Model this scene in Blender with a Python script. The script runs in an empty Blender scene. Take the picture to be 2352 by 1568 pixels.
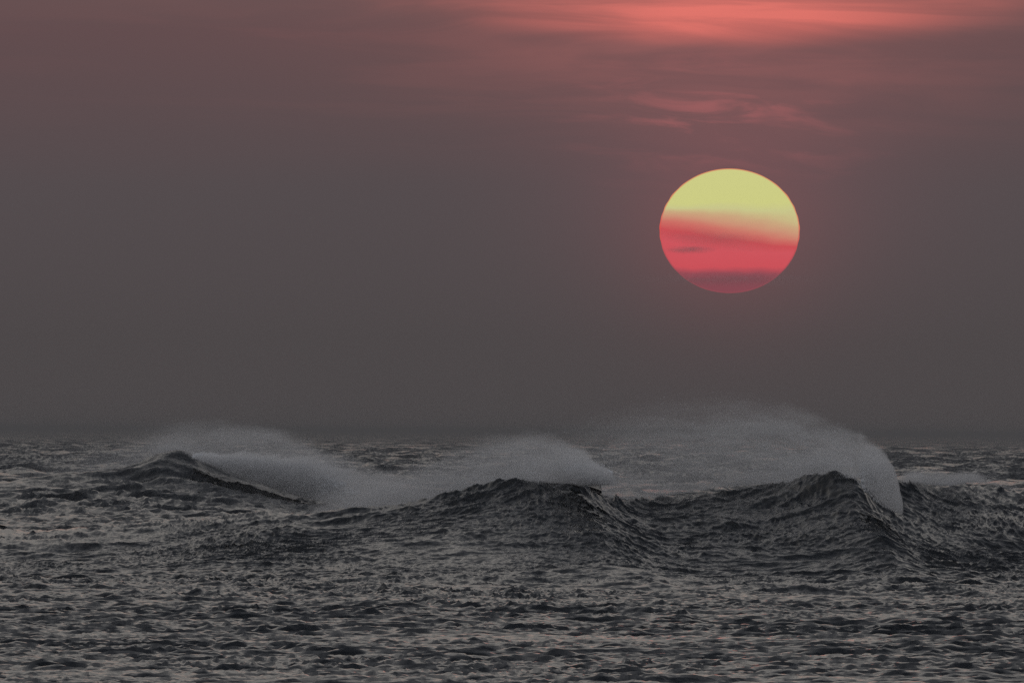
import bpy, bmesh, math, random
import numpy as np
from mathutils import Matrix, Vector

# ------------------------------------------------------------------ photograph geometry
# The sun is 0.53 degrees across: that fixes the lens.  K = radians per pixel of a 2352 px wide copy of the photo.
K = 28.7e-6
CAM_H = 10.0
PITCH_PX = 205.5                 # image centre above the horizon, in those pixels
ROLL = math.radians(0.38)
cR, sR = math.cos(ROLL), math.sin(ROLL)

def uv(px, py):
    """pixel -> (U, V): azimuth and elevation in pixel units (V = 0 is the horizon)"""
    px = np.asarray(px, float); py = np.asarray(py, float)
    cx = px - 1176.0; cy = 784.0 - py
    return cx*cR - cy*sR, cx*sR + cy*cR + PITCH_PX

def at(px, py, Y):
    U, V = uv(px, py)
    return U*K*Y, Y*np.ones_like(U), CAM_H + V*K*Y

sc = bpy.context.scene
col = sc.collection

# ------------------------------------------------------------------ camera
cam_d = bpy.data.cameras.new('camera')
cam = bpy.data.objects.new('camera', cam_d); col.objects.link(cam)
cam_d.sensor_width = 36.0
cam_d.lens = 18.0/math.tan(1176*K)
cam_d.clip_start = 1.0
cam_d.clip_end = 200000.0
p = PITCH_PX*K
fwd = Vector((0, math.cos(p), math.sin(p)))
up0 = Vector((0, -math.sin(p), math.cos(p))); rt0 = Vector((1, 0, 0))
rt = rt0*cR + up0*sR; up = up0*cR - rt0*sR
m = Matrix((rt, up, -fwd)).transposed().to_4x4()
m.translation = (0, 0, CAM_H)
cam.matrix_world = m
sc.camera = cam

# ------------------------------------------------------------------ render settings
sc.view_settings.view_transform = 'Standard'
sc.view_settings.look = 'None'
sc.view_settings.exposure = 0.0
sc.view_settings.gamma = 1.0
sc.view_settings.use_curve_mapping = False
sc.cycles.use_denoising = False
sc.cycles.max_bounces = 8
sc.cycles.diffuse_bounces = 6
sc.cycles.glossy_bounces = 3
sc.cycles.volume_bounces = 3
sc.cycles.transparent_max_bounces = 64

SUN_U, SUN_V = [float(v) for v in uv(1676, 530)]
SUN_AZ = SUN_U*K; SUN_EL = SUN_V*K

# ------------------------------------------------------------------ node helpers
class NT:
    def __init__(s, tree):
        s.t = tree; s.n = tree.nodes; s.l = tree.links
    def new(s, kind, **kw):
        n = s.n.new(kind)
        for a, b in kw.items(): setattr(n, a, b)
        return n
    def put(s, sock, v):
        if isinstance(v, (int, float)): sock.default_value = v
        elif isinstance(v, (tuple, list)):
            sock.default_value = tuple(v) + ((1.0,) if len(v) == 3 and sock.type == 'RGBA' else ())
        else: s.l.new(v, sock)
    def M(s, op, a, b=0.0, c=None, clamp=False):
        n = s.n.new('ShaderNodeMath'); n.operation = op; n.use_clamp = clamp
        s.put(n.inputs[0], a); s.put(n.inputs[1], b)
        if c is not None: s.put(n.inputs[2], c)
        return n.outputs[0]
    def sm(s, v, a, b, lo=0.0, hi=1.0):
        n = s.n.new('ShaderNodeMapRange'); n.interpolation_type = 'SMOOTHSTEP'
        s.put(n.inputs[0], v); s.put(n.inputs[1], a); s.put(n.inputs[2], b)
        n.inputs[3].default_value = lo; n.inputs[4].default_value = hi
        return n.outputs[0]
    def gauss(s, v, c, w):
        d = s.M('DIVIDE', s.M('SUBTRACT', v, c), w)
        return s.M('EXPONENT', s.M('MULTIPLY', s.M('MULTIPLY', d, d), -1.0))
    def mix(s, f, a, b, mode='MIX'):
        n = s.n.new('ShaderNodeMix'); n.data_type = 'RGBA'; n.blend_type = mode
        s.put(n.inputs[0], f); s.put(n.inputs[6], a); s.put(n.inputs[7], b)
        return n.outputs[2]
    def comb(s, x, y, z):
        n = s.n.new('ShaderNodeCombineXYZ')
        for i, v in enumerate((x, y, z)): s.put(n.inputs[i], v)
        return n.outputs[0]
    def noise(s, vec, scale, detail=3.0, rough=0.5, dist=0.0):
        n = s.n.new('ShaderNodeTexNoise'); n.noise_dimensions = '3D'
        s.put(n.inputs['Vector'], vec)
        n.inputs['Scale'].default_value = scale; n.inputs['Detail'].default_value = detail
        n.inputs['Roughness'].default_value = rough; n.inputs['Distortion'].default_value = dist
        return n.outputs['Fac']
    def ramp(s, f, stops, interp='LINEAR'):
        n = s.n.new('ShaderNodeValToRGB'); n.color_ramp.interpolation = interp
        e = n.color_ramp.elements
        while len(e) < len(stops): e.new(0.5)
        for i, (q, c) in enumerate(stops):
            e[i].position = q; e[i].color = tuple(c) + (1.0,)
        s.put(n.inputs[0], f)
        return n.outputs[0]

def lin(r, g, b):
    f = lambda c: (c/255/12.92) if c/255 <= 0.04045 else ((c/255+0.055)/1.055)**2.4
    return (f(r), f(g), f(b))

# ------------------------------------------------------------------ sky
w = bpy.data.worlds.new('World'); sc.world = w; w.use_nodes = True
w.node_tree.nodes.clear()
g = NT(w.node_tree)
tc = g.new('ShaderNodeTexCoord')
sep = g.new('ShaderNodeSeparateXYZ'); g.l.new(tc.outputs['Generated'], sep.inputs[0])
dx, dy, dz = sep.outputs
el = g.M('ARCSINE', dz)
az = g.M('ARCTAN2', dx, dy)
V = g.M('DIVIDE', el, K)            # elevation in photo pixels, horizon = 0
U = g.M('DIVIDE', az, K)            # azimuth in photo pixels, 0 = straight ahead
# slow warp so that the cloud streaks are not straight
wn = g.noise(g.comb(g.M('MULTIPLY', U, 1/900), g.M('MULTIPLY', V, 1/260), 3.0), 1.0, 3.0, 0.5)
Vw = g.M('ADD', V, g.M('MULTIPLY', g.M('SUBTRACT', wn, 0.5), 70.0))
# dome: grey murk at the horizon, a red band over it, pale twilight above, blue grey overhead
e01 = g.M('POWER', g.M('DIVIDE', g.M('MAXIMUM', el, 0.0), math.pi/2), 0.5)
def q(deg): return (deg/90.0)**0.5
front = g.ramp(e01, [(0.0, lin(75,72,73)), (q(0.35), lin(77,72,73)), (q(0.9), lin(84,76,78)), (q(1.5), lin(95,76,78)),
                     (q(2.6), lin(104,95,93)), (q(6), lin(134,127,122)), (q(13), lin(165,161,157)),
                     (q(28), lin(116,117,121)), (q(50), lin(86,90,99)), (1.0, lin(88,92,103))])
back = g.ramp(e01, [(0.0, lin(92,92,96)), (q(4), lin(140,140,144)), (q(20), lin(184,185,191)), (q(50), lin(160,162,168)), (1.0, lin(88,92,103))])
cosaz = g.M('COSINE', g.M('SUBTRACT', az, SUN_AZ))
toward = g.sm(cosaz, -0.5, 0.75)
base = g.mix(toward, back, front)
# the red glow of the cloud deck over the sun
Ug = g.M('SUBTRACT', U, SUN_U - 40)
gl_w = g.M('ADD', g.gauss(Ug, 0.0, 620.0), g.M('MULTIPLY', g.gauss(Ug, -150.0, 1500.0), 0.29))
deck = g.sm(g.M('ADD', Vw, g.M('MULTIPLY', U, -0.02)), 560.0, 1100.0)
deck_top = g.sm(V, 1250.0, 3000.0, 1.0, 0.0)
st1 = g.noise(g.comb(g.M('MULTIPLY', g.M('ADD', U, g.M('MULTIPLY', V, 2.0)), 1/640), g.M('MULTIPLY', Vw, 1/70), 7.3), 1.0, 4.0, 0.55, 0.6)
st1 = g.sm(st1, 0.36, 0.66)
glow = g.M('MULTIPLY', g.M('MULTIPLY', gl_w, deck), deck_top)
glow = g.M('MULTIPLY', glow, g.M('ADD', g.M('MULTIPLY', st1, 0.45), 0.45))
# the brightest sheet, with a sharp lower edge tilted up to the right
edge = g.M('SUBTRACT', V, g.M('ADD', 902.0, g.M('ADD', g.M('MULTIPLY', g.M('POWER', g.M('DIVIDE', g.M('SUBTRACT', U, 430.0), 100.0), 2.0), 1.1), g.M('MULTIPLY', g.M('SUBTRACT', wn, 0.5), 60.0))))
sheet = g.M('MULTIPLY', g.sm(edge, -26.0, 44.0), g.gauss(Ug, 70.0, 480.0))
sheet = g.M('MULTIPLY', sheet, deck_top)
sheet = g.M('MULTIPLY', sheet, g.M('ADD', 0.7, g.M('MULTIPLY', st1, 0.4)))
# wisps between the deck and the sun
wis = g.noise(g.comb(g.M('MULTIPLY', g.M('ADD', U, g.M('MULTIPLY', V, 1.2)), 1/230), g.M('MULTIPLY', Vw, 1/48), 23.7), 1.0, 4.0, 0.55, 0.4)
wis = g.M('MULTIPLY', g.sm(wis, 0.50, 0.72), g.M('MULTIPLY', g.gauss(U, 480.0, 280.0), g.gauss(V, 730.0, 110.0)))
# aureole round the disc
aur = g.M('MULTIPLY', g.gauss(U, SUN_U, 420.0), g.gauss(V, SUN_V + 160.0, 330.0))
halo = g.M('MULTIPLY', g.gauss(U, SUN_U, 215.0), g.gauss(V, SUN_V + 10.0, 190.0))
c = base
def addc(c, f, colr): return g.mix(1.0, c, g.mix(f, (0, 0, 0), colr), 'ADD')
c = addc(c, glow, (0.20, 0.044, 0.033))
c = addc(c, sheet, (0.43, 0.060, 0.036))
c = addc(c, wis, (0.13, 0.022, 0.021))
c = addc(c, aur, (0.046, 0.010, 0.012))
c = addc(c, halo, (0.050, 0.004, 0.004))
bg = g.new('ShaderNodeBackground'); g.put(bg.inputs[0], c); bg.inputs[1].default_value = 1.0
out = g.new('ShaderNodeOutputWorld'); g.l.new(bg.outputs[0], out.inputs[0])
w.cycles.sampling_method = 'MANUAL'; w.cycles.sample_map_resolution = 1024

# ------------------------------------------------------------------ sun lamp: weak, broad and red, as seen through the murk
sl = bpy.data.lights.new('sunlight', 'SUN'); sl.energy = 0.003; sl.color = (1.0, 0.72, 0.58); sl.angle = math.radians(9)
so = bpy.data.objects.new('sunlight', sl); col.objects.link(so)
d = Vector((math.sin(SUN_AZ), math.cos(SUN_AZ), math.tan(SUN_EL + math.radians(3.0)))).normalized()
so.rotation_euler = d.to_track_quat('Z', 'Y').to_euler()
so.location = (0, 0, 60)

# ------------------------------------------------------------------ materials
def material(name):
    mt = bpy.data.materials.new(name); mt.use_nodes = True
    mt.node_tree.nodes.clear()
    return mt, NT(mt.node_tree)

def water_material(name, rough, body, s1, s2):
    """dark sea water; ripples finer than the mesh tilt the normal, long along the crests of the chop"""
    mt, n = material(name)
    t = n.new('ShaderNodeTexCoord')
    s = n.new('ShaderNodeSeparateXYZ'); n.l.new(t.outputs['Object'], s.inputs[0])
    kx_, ky_ = 0.68, 0.73
    a = n.M('ADD', n.M('MULTIPLY', s.outputs[0], kx_), n.M('MULTIPLY', s.outputs[1], ky_))
    b = n.M('ADD', n.M('MULTIPLY', s.outputs[0], -ky_), n.M('MULTIPLY', s.outputs[1], kx_))
    v1 = n.comb(n.M('MULTIPLY', a, 2.6), n.M('MULTIPLY', b, 0.8), n.M('MULTIPLY', s.outputs[2], 1.2))
    v2 = n.comb(n.M('MULTIPLY', a, 7.5), n.M('MULTIPLY', b, 3.0), n.M('MULTIPLY', s.outputs[2], 3.0))
    g1 = n.noise(n.comb(n.M('MULTIPLY', s.outputs[0], 0.11), n.M('MULTIPLY', s.outputs[1], 0.035), 0.0), 1.0, 2.0)
    gu = n.sm(g1, 0.3, 0.7, 0.45, 1.3)
    n1 = n.M('SUBTRACT', n.noise(v1, 1.0, 2.0, 0.55, 0.2), 0.5)
    n2 = n.M('SUBTRACT', n.noise(v2, 1.0, 2.0, 0.55), 0.5)
    n3 = n.M('SUBTRACT', n.noise(v2, 0.7, 1.0, 0.5), 0.5)
    sl_ = n.M('MULTIPLY', n.M('ADD', n.M('MULTIPLY', n1, s1), n.M('MULTIPLY', n2, s2)), gu)
    st_ = n.M('MULTIPLY', n3, s2*0.7)
    sx_ = n.M('SUBTRACT', n.M('MULTIPLY', sl_, kx_), n.M('MULTIPLY', st_, ky_))
    sy_ = n.M('ADD', n.M('MULTIPLY', sl_, ky_), n.M('MULTIPLY', st_, kx_))
    ge = n.new('ShaderNodeNewGeometry')
    ad = n.new('ShaderNodeVectorMath', operation='ADD'); n.l.new(ge.outputs['Normal'], ad.inputs[0]); n.l.new(n.comb(sx_, sy_, 0.0), ad.inputs[1])
    nm = n.new('ShaderNodeVectorMath', operation='NORMALIZE'); n.l.new(ad.outputs[0], nm.inputs[0])
    pr = n.new('ShaderNodeBsdfPrincipled')
    pr.inputs['Base Color'].default_value = body + (1,)
    pr.inputs['Roughness'].default_value = rough
    pr.inputs['IOR'].default_value = 1.333
    n.l.new(nm.outputs[0], pr.inputs['Normal'])
    o = n.new('ShaderNodeOutputMaterial'); n.l.new(pr.outputs[0], o.inputs[0])
    return mt

M_SEA = water_material('sea_water', 0.06, (0.004, 0.0065, 0.0085), 0.62, 0.42)
def far_water_material(name):
    """open sea too far off to show single ripples: random facets, all leaned towards the camera to darken the water"""
    mt, n = material(name)
    t = n.new('ShaderNodeTexCoord')
    def nvec(sx_, sy_, detail, seed):
        mp = n.new('ShaderNodeMapping'); n.l.new(t.outputs['Object'], mp.inputs[0])
        mp.inputs['Scale'].default_value = (sx_, sy_, 0.3); mp.inputs['Location'].default_value = (seed, seed*0.7, 0)
        q_ = n.new('ShaderNodeTexNoise'); n.l.new(mp.outputs[0], q_.inputs['Vector'])
        q_.inputs['Scale'].default_value = 1.0; q_.inputs['Detail'].default_value = detail
        sp = n.new('ShaderNodeSeparateColor'); n.l.new(q_.outputs['Color'], sp.inputs[0])
        return [n.M('SUBTRACT', sp.outputs[k_], 0.5) for k_ in range(2)]
    a = nvec(0.075, 0.012, 3.0, 3.1); b = nvec(0.9, 0.5, 2.0, 17.0)
    sx_ = n.M('ADD', n.M('MULTIPLY', a[0], 0.5), n.M('MULTIPLY', b[0], 1.0))
    sy_ = n.M('ADD', n.M('ADD', n.M('MULTIPLY', a[1], 1.1), n.M('MULTIPLY', b[1], 0.9)), -0.25)  # constant lean of the normals towards the camera, put in to darken the sea
    ge = n.new('ShaderNodeNewGeometry')
    ad = n.new('ShaderNodeVectorMath', operation='ADD'); n.l.new(ge.outputs['Normal'], ad.inputs[0]); n.l.new(n.comb(sx_, sy_, 0.0), ad.inputs[1])
    nm = n.new('ShaderNodeVectorMath', operation='NORMALIZE'); n.l.new(ad.outputs[0], nm.inputs[0])
    pr = n.new('ShaderNodeBsdfPrincipled')
    pr.inputs['Base Color'].default_value = (0.006, 0.009, 0.011, 1); pr.inputs['Roughness'].default_value = 0.12
    pr.inputs['IOR'].default_value = 1.333
    n.l.new(nm.outputs[0], pr.inputs['Normal'])
    o = n.new('ShaderNodeOutputMaterial'); n.l.new(pr.outputs[0], o.inputs[0])
    return mt
M_FARSEA = far_water_material('far_sea_water')

def spray_material(name, colr, trans, alpha=1.0):
    mt, n = material(name)
    di = n.new('ShaderNodeBsdfDiffuse'); di.inputs[0].default_value = colr + (1,)
    tr = n.new('ShaderNodeBsdfTranslucent'); tr.inputs[0].default_value = colr + (1,)
    mx = n.new('ShaderNodeMixShader'); mx.inputs[0].default_value = trans
    n.l.new(di.outputs[0], mx.inputs[1]); n.l.new(tr.outputs[0], mx.inputs[2])
    o = n.new('ShaderNodeOutputMaterial')
    if alpha < 1.0:
        tp = n.new('ShaderNodeBsdfTransparent'); m2 = n.new('ShaderNodeMixShader'); m2.inputs[0].default_value = alpha
        n.l.new(tp.outputs[0], m2.inputs[1]); n.l.new(mx.outputs[0], m2.inputs[2]); mx = m2
    n.l.new(mx.outputs[0], o.inputs[0])
    return mt
M_SPRAY = spray_material('sea_spray', (0.93, 0.93, 0.93), 0.55)

# ------------------------------------------------------------------ ocean spectra
rng = np.random.default_rng(11)
def tile(N, L, lmin, lmax, lpk, dir_, spread, rms, seed):
    """one periodic patch of random sea: heights and sideways displacement"""
    r = np.random.default_rng(seed)
    f = 2*np.pi*np.fft.fftfreq(N, L/N)
    kx, ky = np.meshgrid(f, f, indexing='ij')
    k = np.sqrt(kx*kx+ky*ky); k[0, 0] = 1e9
    kp = 2*np.pi/lpk
    P = np.exp(-1.25*(kp/k)**2)/k**3.7
    th = (kx*dir_[0]+ky*dir_[1])/k
    P *= (np.abs(th)**spread + 0.015)
    P *= (k > 2*np.pi/lmax)*np.exp(-(k*lmin/(2*np.pi))**2)
    P[0, 0] = 0
    h = (r.standard_normal((N, N)) + 1j*r.standard_normal((N, N)))*np.sqrt(P)
    z = np.fft.ifft2(h)
    s = rms/np.sqrt(np.mean(z.real**2))
    X = np.fft.ifft2(1j*kx/k*h); Yd = np.fft.ifft2(1j*ky/k*h)
    return (z.real*s).astype(np.float32), (X.real*s).astype(np.float32), (Yd.real*s).astype(np.float32), L
def samp(A, L, x, y):
    N = A.shape[0]
    fx = (x/L % 1.0)*N; fy = (y/L % 1.0)*N
    ix = np.floor(fx).astype(np.int64); iy = np.floor(fy).astype(np.int64)
    tx = (fx-ix).astype(np.float32); ty = (fy-iy).astype(np.float32)
    ix %= N; iy %= N; jx = (ix+1) % N; jy = (iy+1) % N
    return (A[ix, iy]*(1-tx)+A[jx, iy]*tx)*(1-ty) + (A[ix, jy]*(1-tx)+A[jx, jy]*tx)*ty

WD = np.array((0.68, 0.73)); WD /= np.linalg.norm(WD)
T_CHOP = tile(1024, 128.0, 1.1, 40.0, 6.0, WD, 6.0, 1.0, 5)
T_RIP = tile(512, 31.0, 0.18, 3.5, 1.1, WD, 12.0, 1.0, 6)
T_LONG = tile(1024, 90.0, 0.55, 16.0, 3.0, (0.24, 0.97), 7.0, 1.0, 15)
T_GUST = tile(256, 260.0, 14.0, 200.0, 60.0, (0.4, 1.0), 0.5, 1.0, 9)
T_SWELL = tile(512, 900.0, 8.0, 260.0, 40.0, (0.35, 0.94), 1.0, 1.0, 8)
ca, sa = math.cos(0.31), math.sin(0.31)

def interp(tbl, sig=0.0):
    a = np.array(tbl, float)
    if not sig: return lambda v: np.interp(v, a[:, 0], a[:, 1])
    g_ = np.arange(a[0, 0], a[-1, 0]+1, 4.0)
    y_ = np.interp(g_, a[:, 0], a[:, 1])
    k_ = np.exp(-0.5*(np.arange(-60, 61)*4.0/sig)**2); k_ /= k_.sum()
    y_ = np.convolve(np.pad(y_, 60, mode='edge'), k_, 'valid')
    return lambda v: np.interp(v, g_, y_)
def smoothstep(a, b, v):
    t = np.clip((v-a)/(b-a), 0, 1); return t*t*(3-2*t)

# ------------------------------------------------------------------ the two breaking waves, from their crest lines in the photo
NEAR_PX = [(-400,1240),(0,1224),(150,1217),(300,1207),(450,1196),(540,1187),(590,1178),(640,1184),(710,1187),(800,1174),(850,1168),(940,1153),(1025,1138),
           (1090,1120),(1150,1106),(1250,1103),(1310,1104),(1345,1112),(1385,1132),(1440,1143),(1520,1133),(1600,1124),(1700,1112),
           (1780,1106),(1870,1098),(1930,1094),(1962,1091),(1985,1102),(2010,1115),(2060,1115),(2100,1104),(2130,1108),(2176,1113),
           (2250,1104),(2352,1123),(2600,1138),(2900,1150)]
NEAR_DY = interp([(-400,24),(0,20),(600,8),(1100,0),(1300,-5),(1345,-6),(1400,0),(1500,7),(1750,3),(1900,-4),(1965,-7),(2030,2),(2150,7),(2400,10)], 32)
NEAR_W = interp([(-400,.22),(0,.24),(600,.26),(900,.30),(1150,.38),(1320,.46),(1400,.35),(1550,.3),(1800,.42),(1960,.52),(2040,.40),(2200,.34),(2400,.3)], 30)
NEAR_Y = 1060.0
FAR_PX = [(-500,1126),(-200,1114),(0,1104),(70,1096),(150,1086),(270,1083),(320,1068),(360,1045),(388,1038),(415,1038),(440,1044),(475,1057),(520,1074),
          (600,1101),(680,1128),(760,1150),(900,1172),(1200,1184),(1500,1190),(2400,1195),(2900,1195)]
FAR_Y = 1720.0
def crest_tab(pts, Yc):
    a = np.array(pts, float)
    Uq, Vq = uv(a[:, 0], a[:, 1])
    return Uq, CAM_H + Vq*K*Yc
NU, NZ = crest_tab(NEAR_PX, NEAR_Y)
near_hs = interp(list(zip(NU, NZ)), 80); near_hh = interp(list(zip(NU, NZ)), 9)
FU, FZ = crest_tab(FAR_PX, FAR_Y)
def near_crest_py(px):  # crest line in photo pixels
    a = np.array(NEAR_PX, float); return np.interp(px, a[:, 0], a[:, 1])
def far_crest_py(px):
    a = np.array(FAR_PX, float); return np.interp(px, a[:, 0], a[:, 1])

def surface(X, Y):
    """displaced position of the sea at rest point (X, Y)"""
    u = X/Y/K
    px = u + 1176.0
    Xf = X.astype(np.float64); Yf = Y.astype(np.float64)
    # near wave
    Yc = NEAR_Y + 1.5*NEAR_DY(px - 2.4*np.clip(NEAR_Y-Y, 0, 70))
    H = near_hh(u); Hs = near_hs(u); wv = NEAR_W(px)
    s = Yc - Y
    Hb = Hs*(1-wv)
    zn = Hb*np.where(s > 0, 0.72*np.exp(-(s/25.0)**2)+0.28*np.exp(-(s/55.0)**2), np.exp(-(s/20.0)**2)) + (H-Hb)*np.where(s > 0, np.exp(-np.abs(s)/8.5), np.exp(-np.abs(s)/4.0))
    zn = zn - 0.3*np.exp(-((s-75)/30.0)**2)
    near_face = np.exp(-((s-8)/18.0)**2)
    near_top = np.exp(-(s/7.0)**2)*np.clip(H/7.0, 0, 1)
    # far wave
    sf = FAR_Y - Y
    Hf = np.interp(u, FU, FZ)
    peak = np.exp(-((px-410)/110.0)**2)
    wf = 0.42+0.26*peak
    zf = Hf*np.where(sf > 0, (1-wf)*(0.75*np.exp(-(sf/42.0)**2)+0.25*np.exp(-(sf/90.0)**2))+wf*np.exp(-np.abs(sf)/12.0), np.exp(-(sf/30.0)**2))
    # chop
    far = smoothstep(2400, 3600, Y)
    gust = samp(T_GUST[0], T_GUST[3], Xf, Yf*0.6)
    am = 0.125*(0.72+0.28*smoothstep(640, 980, Y))*(1+0.22*gust)
    am = am*(1+0.08*near_top)*(1-0.45*near_face*(1-near_top))
    am = am*(1+0.5*smoothstep(1200, 1420, Y)*(1-smoothstep(1800, 2000, Y)))
    ar = 0.040*(0.45+0.55*smoothstep(780, 1010, Y))*(1+0.45*samp(T_GUST[0], T_GUST[3], Xf*1.7+50, Yf*0.9+31))*(1+0.05*near_top)
    xr = Xf*ca - Yf*sa; yr = Xf*sa + Yf*ca
    wx = 2.6*samp(T_GUST[1], T_GUST[3], Xf*2.3, Yf*1.6); wy = 2.6*samp(T_GUST[2], T_GUST[3], Xf*2.3+77, Yf*1.6)
    xr = xr + 0.6*wx; yr = yr + 0.6*wy
    z1 = samp(T_CHOP[0], 128.0, Xf, Yf); x1 = samp(T_CHOP[1], 128.0, Xf, Yf); y1 = samp(T_CHOP[2], 128.0, Xf, Yf)
    z2 = samp(T_RIP[0], 31.0, xr, yr); x2 = samp(T_RIP[1], 31.0, xr, yr); y2 = samp(T_RIP[2], 31.0, xr, yr)
    fade = 1-far
    mixl = 0.95*(1-smoothstep(740, 1030, Y))
    if mixl.max() > 0.001:
        xl = Xf*0.97+Yf*0.24; yl = Yf*0.97-Xf*0.24
        w0 = np.sqrt(1-mixl*mixl)
        z1 = z1*w0 + mixl*samp(T_LONG[0], 90.0, xl, yl)
        x1 = x1*w0 + mixl*samp(T_LONG[1], 90.0, xl, yl)
        y1 = y1*w0 + mixl*samp(T_LONG[2], 90.0, xl, yl)
    lam = 0.52+0.26*smoothstep(760, 1010, Y)-0.25*near_top
    z = am*z1*fade + ar*z2*(1-smoothstep(1200, 1500, Y))
    dx = lam*(am*x1*fade + ar*x2*0.8*(1-smoothstep(1200, 1500, Y)))
    dyy = lam*(am*y1*fade + ar*y2*0.8*(1-smoothstep(1200, 1500, Y)))
    # open sea swell
    asw = 0.10 + 0.70*smoothstep(1900, 3200, Y)*(1-0.72*smoothstep(4500, 11000, Y))
    z3 = samp(T_SWELL[0], 900.0, Xf, Yf)
    z = z + asw*z3*(1-0.5*smoothstep(9000, 30000, Y))
    dx = dx + 0.8*asw*samp(T_SWELL[1], 900.0, Xf, Yf); dyy = dyy + 0.8*asw*samp(T_SWELL[2], 900.0, Xf, Yf)
    return X+dx, Y+dyy, zn+zf+z

def mesh_obj(name, verts, faces, mat, parent=None, smooth=True):
    me = bpy.data.meshes.new(name)
    nv = len(verts); nf, c = faces.shape
    me.vertices.add(nv); me.vertices.foreach_set('co', np.ascontiguousarray(verts, np.float32).ravel())
    me.loops.add(nf*c); me.loops.foreach_set('vertex_index', np.ascontiguousarray(faces, np.int32).ravel())
    me.polygons.add(nf); me.polygons.foreach_set('loop_start', np.arange(0, nf*c, c, dtype=np.int32))
    me.polygons.foreach_set('use_smooth', np.full(nf, smooth))
    me.update(calc_edges=True); me.validate()
    me.materials.append(mat)
    o = bpy.data.objects.new(name, me); col.objects.link(o)
    if parent is not None: o.parent = parent
    return o

fine = np.linspace(-0.0375, 0.0375, 450)
wing = 0.0375*np.geomspace(1.03, 14, 22)
COLS = np.concatenate([-wing[::-1], fine, wing])
NCOLS = np.concatenate([-wing[::-1], np.linspace(-0.0375, 0.0375, 899), wing])
cfine = np.linspace(-0.0375, 0.0375, 260)
CCOLS = np.concatenate([-wing[::-1], cfine, wing])
def band(rows, cols):
    R, C = np.meshgrid(rows, cols, indexing='ij')
    x, y, z = surface((C*R).ravel(), R.ravel())
    nr, nc = R.shape
    i = np.arange(nr*nc).reshape(nr, nc)
    f = np.stack([i[:-1, :-1], i[:-1, 1:], i[1:, 1:], i[1:, :-1]], -1).reshape(-1, 4)
    return np.stack([x, y, z], -1), f
def joinb(bs):
    vs, fs, o = [], [], 0
    for v, f in bs:
        vs.append(v); fs.append(f+o); o += len(v)
    return np.concatenate(vs), np.concatenate(fs)

Y_A, Y_B, Y_C, Y_D = 955.0, 1082.0, 1425.0, 1780.0
rows_front = np.concatenate([np.linspace(30, 560, 40), np.linspace(575, Y_A, 1000)])
rows_near = np.concatenate([np.linspace(Y_A, 1012, 140)[:-1], np.linspace(1012, 1067, 385)[:-1], np.linspace(1067, Y_B, 30)])
rows_gap = np.linspace(Y_B, Y_C, 160)
rows_far = np.linspace(Y_C, Y_D, 470)
rows_open = np.concatenate([np.linspace(Y_D, 2900, 50), np.geomspace(2930, 12000, 480), np.geomspace(12300, 120000, 40)])

sea = mesh_obj('sea', *joinb([band(rows_front, COLS), band(rows_gap, COLS)]), M_SEA)
sea['kind'] = 'structure'
osea = mesh_obj('open_sea', *band(rows_open, CCOLS), M_FARSEA)
osea['kind'] = 'structure'

def empty(name, loc, label, cat, group=None):
    o = bpy.data.objects.new(name, None); col.objects.link(o); o.location = loc
    o['label'] = label; o['category'] = cat
    if group: o['group'] = group
    return o
def child(parent, name, verts, faces, mat, smooth=True):
    o = mesh_obj(name, verts - np.array(parent.location)[None, :], faces, mat, parent, smooth)
    return o

W1 = empty('breaking_wave', (0, NEAR_Y-40, 0), 'long dark wave crossing the whole picture with two cresting peaks', 'wave', 'breaking waves')
child(W1, 'wave_face', *band(rows_near, NCOLS), M_SEA)
W2 = empty('breaking_wave', (-37, FAR_Y-100, 0), 'distant wave at the left rising to one pointed dark peak', 'wave', 'breaking waves')
child(W2, 'wave_face', *band(rows_far, CCOLS), M_SEA)

# ------------------------------------------------------------------ the thrown lip of the right peak: a falling sheet of water
def lip_sheet(px0, px1, nx, nt, v, fall_px, thick, rise=14.0):
    pxs = np.linspace(px0, px1, nx)
    top, bot = [], []
    for i, q_ in enumerate(pxs):
        a = i/(nx-1)
        py = near_crest_py(px0) + rise + 10*a**2
        Yc = NEAR_Y + 1.5*NEAR_DY(q_)
        U_, V_ = uv(q_, py)
        z0 = CAM_H + float(V_)*K*Yc
        drop = (4 + fall_px*a**0.9)*K*Yc
        tt = math.sqrt(2*drop/9.81)
        for j in range(nt):
            t = tt*j/(nt-1)
            y = Yc - v*t*(0.5+0.5*a); z = z0 - 0.5*9.81*t*t
            x = float(U_)*K*Yc + 0.35*math.sin(7*a+3*t)*t
            th = thick*(1-0.6*j/(nt-1))
            top.append((x, y, z)); bot.append((x, y+th*0.7, z-th))
    vts = np.array(top+bot)
    i = np.arange(nx*nt).reshape(nx, nt); n = nx*nt
    f1 = np.stack([i[:-1, :-1], i[:-1, 1:], i[1:, 1:], i[1:, :-1]], -1).reshape(-1, 4)
    f2 = f1[:, ::-1]+n
    e = [(i[a, -1], i[a+1, -1], i[a+1, -1]+n, i[a, -1]+n) for a in range(nx-1)]
    e += [(i[0, b], i[0, b+1], i[0, b+1]+n, i[0, b]+n) for b in range(nt-1)]
    e += [(i[-1, b+1], i[-1, b], i[-1, b]+n, i[-1, b+1]+n) for b in range(nt-1)]
    return vts, np.concatenate([f1, f2, np.array(e)]), np.array(top)
lv, lf, lip_top = lip_sheet(1962, 2046, 40, 16, 7.0, 66, 0.45)
child(W1, 'lip', lv, lf, M_SEA)
lv, lf, _ = lip_sheet(1312, 1378, 36, 12, 6.0, 14, 0.6, -6.0)
child(W1, 'lip', lv, lf, M_SEA)

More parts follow.
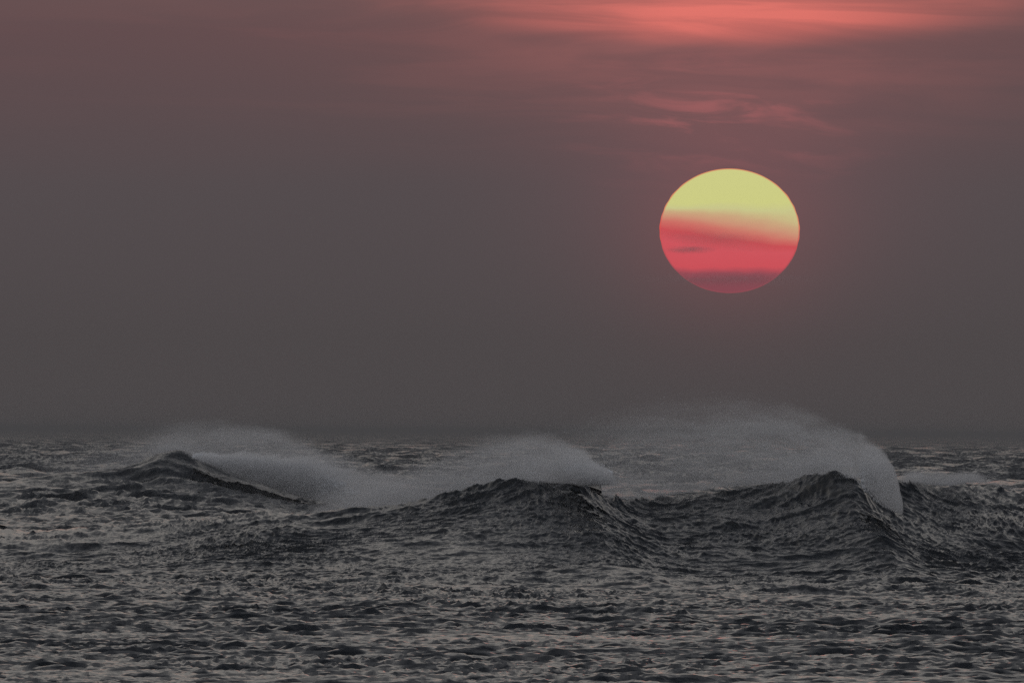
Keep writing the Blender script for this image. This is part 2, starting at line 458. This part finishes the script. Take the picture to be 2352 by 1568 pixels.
# ------------------------------------------------------------------ spray: clouds of droplets torn off the crests
NT_ = np.array([(1,1,1),(1,-1,-1),(-1,1,-1),(-1,-1,1)], float)/math.sqrt(3)
NF_ = np.array([(0,1,2),(0,3,1),(0,2,3),(1,3,2)])
def tets(pos, size, seed):
    n = len(pos)
    r = np.random.default_rng(seed)
    Q = r.standard_normal((n, 4)); Q /= np.linalg.norm(Q, axis=1)[:, None]
    a, b, c_, d_ = Q.T
    R = np.stack([1-2*(c_*c_+d_*d_), 2*(b*c_-a*d_), 2*(b*d_+a*c_), 2*(b*c_+a*d_), 1-2*(b*b+d_*d_), 2*(c_*d_-a*b),
                  2*(b*d_-a*c_), 2*(c_*d_+a*b), 1-2*(b*b+c_*c_)], -1).reshape(n, 3, 3)
    sz = size*0.612*np.exp(r.normal(0, 0.25, n))
    v = np.einsum('nij,kj->nki', R, NT_)*sz[:, None, None] + pos[:, None, :]
    f = (NF_[None]+4*np.arange(n)[:, None, None]).reshape(-1, 3)
    return v.reshape(-1, 3), f
def fbm(N, seed, sx, sy, power=1.7):
    r = np.random.default_rng(seed)
    f = np.fft.fftfreq(N)*N
    kx, ky = np.meshgrid(f, f, indexing='ij')
    k = np.sqrt((kx*sx)**2+(ky*sy)**2); k[0, 0] = 1e9
    k = np.maximum(k, 2.5)
    h = (r.standard_normal((N, N))+1j*r.standard_normal((N, N)))*k**(-power)
    h[0, 0] = 0
    z = np.fft.ifft2(h).real
    return (z/z.std()).astype(np.float32)
NZ1 = fbm(512, 3, 1.0, 1.0); NZ2 = fbm(512, 4, 1.0, 0.45, 1.5)
def n_at(A, px, py, L): return samp(A, L, px+5000.0, py+5000.0)

def scatter(box, tau, Y, edge, alpha, seed):
    """droplet positions in photo pixels for an optical depth tau(px, py) at distance Y"""
    r = np.random.default_rng(seed)
    x0, x1, y0, y1 = box
    a = 2*0.433*edge**2/(K*Y)**2*alpha if alpha < 1 else 0.433*edge**2/(K*Y)**2   # mean cover of one, in square pixels
    tmax = 8.0
    n = int((x1-x0)*(y1-y0)*tmax/a)
    px = r.uniform(x0, x1, n); py = r.uniform(y0, y1, n)
    keep = r.uniform(0, tmax, n) < tau(px, py)
    return px[keep], py[keep], r

def place(px, py, Y):
    U_, V_ = uv(px, py)
    return np.stack([U_*K*Y, Y, CAM_H+V_*K*Y], -1)


def fcurve(n, val, tbl):
    a = np.array(tbl, float)
    x0, x1 = a[0, 0], a[-1, 0]; y0, y1 = a[:, 1].min(), a[:, 1].max()
    if y1-y0 < 1e-9: y1 = y0+1
    fc = n.new('ShaderNodeFloatCurve'); cv = fc.mapping.curves[0]
    xs = (a[:, 0]-x0)/(x1-x0); ys = (a[:, 1]-y0)/(y1-y0)
    cv.points[0].location = (0, ys[0]); cv.points[1].location = (1, ys[-1])
    for q_, w_ in zip(xs[1:-1], ys[1:-1]): cv.points.new(q_, w_)
    for p_ in cv.points: p_.handle_type = 'AUTO_CLAMPED'
    fc.mapping.update()
    mr = n.new('ShaderNodeMapRange'); n.put(mr.inputs[0], val); mr.inputs[1].default_value = x0; mr.inputs[2].default_value = x1
    n.l.new(mr.outputs[0], fc.inputs['Value'])
    return n.M('MULTIPLY_ADD', fc.outputs[0], float(y1-y0), float(y0))

def tabf(tbl):
    a = np.array(tbl, float); return lambda v: np.interp(v, a[:, 0], a[:, 1])

def plume(name, label, Y0, top, low, width, lat, yc, sig, blobs, group, seed, crest=None, gain=2.1, colr=(0.97, 0.97, 0.97), share=0.10, drop=0.04, rough=1.0):
    """spray as a real cloud of mist behind a crest line: density falls off from the crest and from a wind-drawn outline.
    top/low/width/lat/yc are tables along the crest, blobs are thicker clots of torn water."""
    mp = (K*Y0)
    T, L_, YC = tabf(top), tabf(low), tabf(yc)
    xs = np.linspace(top[0][0], top[-1][0], 44)
    tp = np.minimum(T(xs)-16, L_(xs)-6); lo = L_(xs)+8
    ymin, ymax = min(p_[1] for p_ in yc)-2.2*sig, max(p_[1] for p_ in yc)+2.2*sig
    vs = []
    for arr, yy in ((tp, ymin), (lo, ymin), (tp, ymax), (lo, ymax)):
        X_, _, Z_ = at(xs, arr, Y0)
        vs.append(np.stack([X_, np.full_like(X_, yy), Z_], -1))
    vs = np.concatenate(vs); n_ = len(xs); f = []
    for i in range(n_-1):
        a, b = i, i+1
        f += [(a+n_, b+n_, b, a), (a+2*n_, b+2*n_, b+3*n_, a+3*n_), (a, b, b+2*n_, a+2*n_), (a+3*n_, b+3*n_, b+n_, a+n_)]
    f += [(0, 2*n_, 3*n_, n_), (n_-1, 2*n_-1, 4*n_-1, 3*n_-1)]
    mt, n = material(name)
    t = n.new('ShaderNodeTexCoord'); s_ = n.new('ShaderNodeSeparateXYZ'); n.l.new(t.outputs['Object'], s_.inputs[0])
    U_ = n.M('MULTIPLY', s_.outputs[0], 1/mp)
    V_ = n.M('SUBTRACT', n.M('MULTIPLY', n.M('SUBTRACT', s_.outputs[2], CAM_H), 1/mp), PITCH_PX)
    PX = n.M('ADD', n.M('MULTIPLY_ADD', V_, sR, n.M('MULTIPLY', U_, cR)), 1176.0)
    PY = n.M('SUBTRACT', 784.0, n.M('MULTIPLY_ADD', V_, cR, n.M('MULTIPLY', U_, -sR)))
    w1 = n.noise(n.comb(n.M('MULTIPLY', n.M('ADD', PX, PY), 1/75), n.M('MULTIPLY', PY, 1/34), n.M('MULTIPLY', s_.outputs[1], 0.22)), 1.0, 4.0, 0.6, 0.5)
    w2 = n.noise(n.comb(n.M('MULTIPLY', n.M('ADD', PX, n.M('MULTIPLY', PY, 0.8)), 1/190), n.M('MULTIPLY', PY, 1/60), seed*1.7), 1.0, 3.0, 0.55, 0.3)
    e = n.M('ADD', n.M('SUBTRACT', PY, fcurve(n, PX, top)), n.M('MULTIPLY', n.M('SUBTRACT', w1, 0.5), 62.0*rough))
    ed = n.M('DIVIDE', e, fcurve(n, PX, width))
    ed = n.sm(ed, 0.0, 1.0)
    h = n.M('MAXIMUM', n.M('SUBTRACT', fcurve(n, PX, low), PY), 0.0)
    vert = n.M('MULTIPLY_ADD', n.M('EXPONENT', n.M('MULTIPLY', h, -1/48)), 0.75, 0.62)
    tau = n.M('MULTIPLY', n.M('MULTIPLY', ed, fcurve(n, PX, lat)), vert)
    tau = n.M('MULTIPLY', tau, n.sm(w2, 0.25, 0.75, 0.55, 1.35))
    w4 = n.noise(n.comb(n.M('MULTIPLY', PX, 1/120), n.M('MULTIPLY', e, 1/13), n.M('MULTIPLY', s_.outputs[1], 0.25)), 1.0, 4.0, 0.62, 0.6)
    tau = n.M('MULTIPLY', tau, n.sm(w4, 0.32, 0.68, 0.5, 1.5))
    w3 = n.noise(n.comb(n.M('MULTIPLY', n.M('ADD', PX, n.M('MULTIPLY', PY, 0.6)), 1/20), n.M('MULTIPLY', PY, 1/15), n.M('MULTIPLY', s_.outputs[1], 0.5)), 1.0, 3.0, 0.6, 0.4)
    clot = n.sm(w3, 0.33, 0.67, 0.45, 1.55)
    if crest is not None:
        cl = n.M('MULTIPLY', n.M('EXPONENT', n.M('MULTIPLY', h, -1/11)), fcurve(n, PX, crest))
        tau = n.M('ADD', tau, n.M('MULTIPLY', n.M('MULTIPLY', cl, clot), n.sm(w1, 0.42, 0.68, 0.0, 1.6)))
    for bx, by, rx, ry, amp in blobs:
        d1 = n.M('ADD', n.gauss(PX, bx, rx), -0.0)
        bl = n.M('MULTIPLY', n.M('MULTIPLY', d1, n.gauss(PY, by, ry)), amp)
        tau = n.M('ADD', tau, n.M('MULTIPLY', n.M('MULTIPLY', n.M('MULTIPLY', bl, clot), n.sm(w1, 0.30, 0.62, 0.15, 1.5)), n.sm(ed, 0.0, 0.5)))
    ends = n.M('MULTIPLY', n.sm(PX, top[0][0], top[0][0]+40), n.sm(PX, top[-1][0]-3, top[-1][0], 1.0, 0.0))
    inside = n.sm(n.M('SUBTRACT', fcurve(n, PX, low), PY), -3.0, 5.0)
    tau = n.M('MULTIPLY', n.M('MULTIPLY', tau, ends), inside)
    dn = n.M('MULTIPLY', tau, n.gauss(s_.outputs[1], fcurve(n, PX, yc), sig))
    dn = n.M('MULTIPLY', dn, gain/(1.772*sig))
    pv = n.new('ShaderNodeVolumePrincipled'); pv.inputs['Color'].default_value = colr + (1,)
    pv.inputs['Anisotropy'].default_value = 0.45
    n.l.new(dn, pv.inputs['Density'])
    o = n.new('ShaderNodeOutputMaterial'); n.l.new(pv.outputs[0], o.inputs['Volume'])
    mt.cycles.volume_step_rate = 0.5
    ob = mesh_obj(name, vs, np.array(f), mt, None, False)
    ob['kind'] = 'stuff'; ob['label'] = label; ob['category'] = 'spray'
    if group: ob['group'] = group
    # the coarser drops in it
    C_ = tabf(crest) if crest is not None else (lambda v: 0*v)
    W_, LA = tabf(width), tabf(lat)
    def tau_d(px, py):
        e_ = py-T(px)+8*n_at(NZ1, px, py, 150); h_ = L_(px)-py
        t_ = smoothstep(0, 1, e_/W_(px))*LA(px)*(0.4+0.9*np.exp(-np.maximum(h_, 0)/42))
        t_ = t_ + 2.0*C_(px)*np.exp(-np.maximum(h_, 0)/9)*np.clip(0.4+0.8*n_at(NZ1, px, py*1.5, 110), 0, 2)
        for bx, by, rx, ry, amp in blobs:
            t_ = t_ + 2.2*amp*np.exp(-((px-bx)/rx)**2-((py-by)/ry)**2)*np.clip(0.6+0.6*n_at(NZ1, px, py*1.2, 90), 0, 2)*smoothstep(0, 0.5, e_/W_(px))
        return np.where(h_ > 0, t_, 0)*share
    px, py, r = scatter((top[0][0], top[-1][0], float(T(xs).min()), float(L_(xs).max())), tau_d, Y0, drop, 1.0, seed)
    pos = place(px, py, YC(px)+r.normal(0, 0.6*sig, len(px)))
    v_, f_ = tets(pos, drop, seed+9)
    d_ = mesh_obj('droplets', v_, f_, M_SPRAY, ob, False); d_['kind'] = 'stuff'
    return ob

GP = 'spray plumes off the crests'
def crest_low(pts, off=4): return [(float(a), float(near_crest_py(a))+off) for a in pts]
# right plume, streaming back from the lip
plume('sea_spray', 'tall arc of white spray streaming left off the right breaking peak', NEAR_Y,
      [(1040,1030),(1200,985),(1300,948),(1400,918),(1500,897),(1600,888),(1700,894),(1800,913),(1880,942),(1940,972),(1985,1003),(2020,1040),(2038,1070),(2050,1100),(2057,1132),(2061,1172)],
      crest_low([1040,1150,1310,1385,1440,1600,1700,1780,1870,1930,1958]) + [(1972,1112),(2000,1140),(2030,1165),(2046,1173),(2061,1176)],
      [(1040,150),(1400,160),(1600,140),(1800,90),(1950,42),(2030,20),(2061,10)],
      [(1040,0),(1250,.20),(1400,.42),(1550,.60),(1700,.70),(1850,.85),(1930,1.0),(1990,1.5),(2040,1.8),(2061,1.8)],
      [(1040,NEAR_Y+11),(1700,NEAR_Y+9),(1900,NEAR_Y-2),(1950,NEAR_Y-8),(1980,NEAR_Y-16),(2061,NEAR_Y-16)], 2.0,
      [(2010,1112,30,44,4.0), (1900,1068,70,16,1.6), (2034,1150,20,28,2.6)], GP, 21, share=0.13,
      crest=[(1040,0),(1440,.05),(1560,.5),(1740,.7),(1830,1.6),(1950,2.0),(1975,.3),(2061,.2)])
# middle plume
plume('sea_spray', 'rounded puff of spray thrown up by the middle peak of the near wave', NEAR_Y,
      [(690,1128),(800,1100),(900,1066),(1000,1038),(1080,1004),(1150,987),(1210,983),(1260,990),(1310,1013),(1350,1040),(1385,1066),(1406,1090),(1420,1108)],
      crest_low([690,800,880,1000,1080,1150,1250,1310,1335]) + [(1350,1112),(1385,1112),(1420,1110)],
      [(690,60),(1000,60),(1200,44),(1340,24),(1420,14)],
      [(690,0),(780,.55),(900,.75),(1000,.75),(1100,.75),(1200,.70),(1300,.95),(1380,1.1),(1420,.9)],
      [(690,NEAR_Y+14),(1000,NEAR_Y+8),(1230,NEAR_Y-3),(1320,NEAR_Y-12),(1420,NEAR_Y-13)], 2.0,
      [(1366,1088,42,16,4.5), (1300,1078,36,24,2.4), (1225,1082,34,22,1.6)], GP, 22, share=0.16,
      crest=[(690,0),(860,.2),(1000,.8),(1120,1.2),(1330,1.5),(1420,.5)])
# wisps over the right end of the near wave
plume('sea_spray', 'low thin spray over the crest at the right edge', NEAR_Y,
      [(2062,1086),(2100,1074),(2180,1072),(2240,1082),(2330,1112),(2380,1122)],
      crest_low([2062,2095,2130,2190,2240,2352,2380]), [(2062,24),(2380,18)], [(2062,.5),(2200,.6),(2300,.3),(2380,.0)],
      [(2062,NEAR_Y+8),(2380,NEAR_Y+11)], 2.0, [(2104,1096,22,9,1.0)], GP, 23, crest=[(2062,.4),(2150,.8),(2300,.4),(2380,0)])
# veil over the far wave
def far_low(px): return float(np.interp(px, [-60,0,150,270,320,360,395,425,470,520,600,680,760,860,1000], [1110,1106,1088,1085,1070,1048,1036,1041,1060,1080,1108,1134,1152,1170,1180]))
plume('sea_spray', 'veil of spray drifting over the distant wave at the left', FAR_Y,
      [(0,1040),(150,1008),(270,980),(350,965),(450,955),(540,960),(620,976),(690,998),(750,1024),(810,1046),(850,1064),(930,1086),(1020,1110)],
      [(q_, far_low(q_)) for q_ in (0,150,270,320,360,395,425,470,520,600,680,760,860,1020)],
      [(0,110),(400,70),(700,44),(1020,50)], [(0,.05),(150,.14),(300,.30),(400,.55),(520,.80),(640,.95),(760,1.2),(860,1.2),(960,.7),(1020,0)],
      [(0,FAR_Y+14),(350,FAR_Y+10),(420,FAR_Y+9),(1020,FAR_Y+9)], 4.0, [(395,1034,36,10,1.2)], GP, 24, drop=0.07, share=0.08)
# white water tumbling down the far wave's shoulder
plume('white_water', 'bank of bluish white water tumbling right of the distant peak', FAR_Y,
      [(415,1044),(450,1040),(520,1043),(560,1041),(620,1043),(700,1048),(770,1058),(815,1074),(850,1106),(868,1140)],
      [(q_, far_low(q_)+1) for q_ in (415,425,470,520,600,680,760,860,868)],
      [(415,14),(700,16),(868,20)], [(415,1.2),(600,1.4),(720,1.0),(800,.6),(868,.3)],
      [(415,FAR_Y-4),(560,FAR_Y-11),(868,FAR_Y-18)], 2.2, [(480,1056,40,14,1.8), (560,1068,60,22,1.8), (680,1088,80,26,1.4)], None, 25,
      crest=[(415,.8),(700,.8),(868,.2)], drop=0.07, share=0.14, rough=1.1)

# solid white water under the spray: tumbling lumps on the two lips and down the far shoulder
M_FOAM = spray_material('foam', (0.82, 0.84, 0.86), 0.25)
def foam(parent, pts, rad, seed):
    r = np.random.default_rng(seed)
    bm = bmesh.new(); bmesh.ops.create_icosphere(bm, subdivisions=2, radius=1.0)
    bv = np.array([v.co[:] for v in bm.verts]); bf = np.array([[v.index for v in f.verts] for f in bm.faces]); bm.free()
    vs, fs = [], []
    for k_, p_ in enumerate(pts):
        a = r.normal(0, 1, (3, 3)); ph = r.uniform(0, 6.3, 3)
        bump = 1 + 0.22*sum(np.sin(bv @ (a[q_]*2.6) + ph[q_]) for q_ in range(3))/1.7 + r.normal(0, 0.05, len(bv))
        v = bv*bump[:, None]*rad*r.uniform(0.55, 1.15)*np.array([1.2, 1.0, 0.85]) + p_
        vs.append(v); fs.append(bf + k_*len(bv))
    o = child(parent, 'foam', np.concatenate(vs), np.concatenate(fs), M_FOAM)
    o['kind'] = 'stuff'
r = np.random.default_rng(77)
n_ = 420
px = r.uniform(1984, 2052, n_); top_ = np.interp(px, [1974,2000,2020,2038,2050,2057], [1062,1062,1070,1086,1112,1146]); low_ = np.interp(px, [1974,2000,2030,2052], [1106,1134,1159,1168])
py = top_ + (low_-top_)*r.uniform(0, 1, n_)**0.8
foam(W1, place(px, py, NEAR_Y-15.0+r.normal(0, 0.5, n_)), 0.20, 1)
n_ = 260
th_ = r.uniform(0, 2*np.pi, n_); rr_ = np.sqrt(r.uniform(0, 1, n_))
px = 1352 + 52*rr_*np.cos(th_); py = 1087 + 17*rr_*np.sin(th_) + 0.10*(px-1352)
foam(W1, place(px, py, NEAR_Y-11.6+r.normal(0, 0.6, n_)), 0.17, 2)
n_ = 520
px = 450 + 372*r.uniform(0, 1, n_)**1.35; top_ = np.interp(px, [432,470,560,640,720,822], [1046,1048,1052,1062,1082,1128]); low_ = np.array([far_low(q_) for q_ in px])-3
py = top_ + np.maximum(low_-top_, 2)*r.uniform(0, 1, n_)
foam(W2, place(px, py, np.interp(px, [415,560,868], [FAR_Y-3, FAR_Y-10, FAR_Y-17])+r.normal(0, 0.5, n_)), 0.36, 3)

# ------------------------------------------------------------------ the setting sun, flattened by refraction
DS = 60000.0
su = bpy.data.meshes.new('sun')
bm = bmesh.new(); bmesh.ops.create_uvsphere(bm, u_segments=128, v_segments=110, radius=1.0)
rr = random.Random(4); ph = [(rr.uniform(6, 40), rr.uniform(0, 6.3), rr.uniform(0.0006, 0.0014)) for _ in range(9)]
for v in bm.verts:      # refraction ripples the limb
    k_ = 1 + sum(a_*math.sin(f_*v.co.z+p_) for f_, p_, a_ in ph)
    v.co.x *= k_
for f in bm.faces: f.smooth = True
bm.to_mesh(su); bm.free()
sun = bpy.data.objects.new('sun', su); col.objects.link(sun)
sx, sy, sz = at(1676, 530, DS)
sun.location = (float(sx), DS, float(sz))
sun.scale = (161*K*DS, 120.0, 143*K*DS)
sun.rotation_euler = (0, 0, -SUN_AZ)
sun['label'] = 'huge flattened setting sun, yellow on top and red below'
sun['category'] = 'sun'
mt, n = material('sun_disc')
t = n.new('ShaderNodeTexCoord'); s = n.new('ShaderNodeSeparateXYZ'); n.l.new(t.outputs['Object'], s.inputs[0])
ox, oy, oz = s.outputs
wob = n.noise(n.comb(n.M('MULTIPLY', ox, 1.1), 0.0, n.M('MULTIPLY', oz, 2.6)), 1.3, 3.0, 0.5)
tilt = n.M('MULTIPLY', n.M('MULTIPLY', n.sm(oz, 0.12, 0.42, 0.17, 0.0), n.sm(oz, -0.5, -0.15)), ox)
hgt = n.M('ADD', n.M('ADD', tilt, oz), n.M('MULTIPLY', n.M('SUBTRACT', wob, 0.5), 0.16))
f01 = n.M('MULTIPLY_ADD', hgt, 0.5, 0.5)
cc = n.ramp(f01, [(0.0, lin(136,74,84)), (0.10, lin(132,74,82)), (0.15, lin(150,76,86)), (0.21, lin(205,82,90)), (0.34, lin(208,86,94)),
                  (0.43, lin(203,80,85)), (0.49, lin(206,112,102)), (0.55, lin(205,146,119)), (0.62, lin(203,168,128)), (0.675, lin(202,199,140)), (0.72, lin(206,206,133)), (1.0, lin(206,206,136))])  # reddening and dusk of the haze in front are put into the emission colour
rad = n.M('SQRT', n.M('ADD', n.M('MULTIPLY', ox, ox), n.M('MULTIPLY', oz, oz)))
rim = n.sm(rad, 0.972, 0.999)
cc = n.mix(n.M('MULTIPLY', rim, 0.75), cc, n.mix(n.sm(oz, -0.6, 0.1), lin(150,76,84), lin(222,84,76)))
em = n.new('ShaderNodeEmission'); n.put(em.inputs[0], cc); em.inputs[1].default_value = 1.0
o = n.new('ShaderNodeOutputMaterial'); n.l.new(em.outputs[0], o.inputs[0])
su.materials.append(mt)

# thin cloud streaks crossing the disc
def cloud(px, py, wpx, hpx, dens, label, rot=0.0):
    D = 50000.0
    me = bpy.data.meshes.new('cloud_streak')
    bm = bmesh.new(); bmesh.ops.create_icosphere(bm, subdivisions=3, radius=1.0); bm.to_mesh(me); bm.free()
    ob = bpy.data.objects.new('cloud_streak', me); col.objects.link(ob)
    x, y, z = at(px, py, D)
    ob.location = (float(x), D, float(z)); ob.scale = (wpx*K*D/2, wpx*K*D/2, hpx*K*D/2); ob.rotation_euler = (0, math.radians(rot), 0)
    ob['label'] = label; ob['category'] = 'cloud'; ob['kind'] = 'stuff'
    mt, n = material('cloud_streak')
    t = n.new('ShaderNodeTexCoord')
    ln = n.new('ShaderNodeVectorMath', operation='LENGTH'); n.l.new(t.outputs['Object'], ln.inputs[0])
    fall = n.sm(ln.outputs['Value'], 0.0, 1.0, 1.0, 0.0)
    no = n.noise(t.outputs['Object'], 1.6, 3.0, 0.5)
    dn = n.M('MULTIPLY', n.M('MULTIPLY', fall, n.sm(no, 0.25, 0.7)), dens/(wpx*K*D))
    ab = n.new('ShaderNodeVolumePrincipled'); ab.inputs['Color'].default_value = (0.80, 0.62, 0.62, 1)
    n.l.new(dn, ab.inputs['Density'])
    o = n.new('ShaderNodeOutputMaterial'); n.l.new(ab.outputs[0], o.inputs['Volume'])
    me.materials.append(mt)
    return ob
cloud(1640, 548, 380, 64, 1.0, 'thin dark cloud streak slanting across the middle of the sun', 6.0)
cloud(1584, 573, 150, 24, 2.4, 'short dusky cloud streak at the left edge of the sun')
cloud(1680, 640, 520, 44, 1.2, 'dusky cloud bar across the foot of the sun')

# ------------------------------------------------------------------ sea haze
hz = bpy.data.meshes.new('haze')
bm = bmesh.new(); bmesh.ops.create_cube(bm, size=1.0); bm.to_mesh(hz); bm.free()
haze = bpy.data.objects.new('haze', hz); col.objects.link(haze)
HL = 121000.0
haze.scale = (140000.0, HL+200, 21.0); haze.location = (0, HL/2-100, 5.5)
haze['kind'] = 'stuff'; haze['label'] = 'thin grey sea haze hanging over the water'; haze['category'] = 'haze'
mt, n = material('haze')
pv = n.new('ShaderNodeVolumePrincipled')
pv.inputs['Color'].default_value = (0.46, 0.455, 0.46, 1); pv.inputs['Density'].default_value = 0.6e-4
pv.inputs['Anisotropy'].default_value = 0.5
o = n.new('ShaderNodeOutputMaterial'); n.l.new(pv.outputs[0], o.inputs['Volume'])
hz.materials.append(mt)
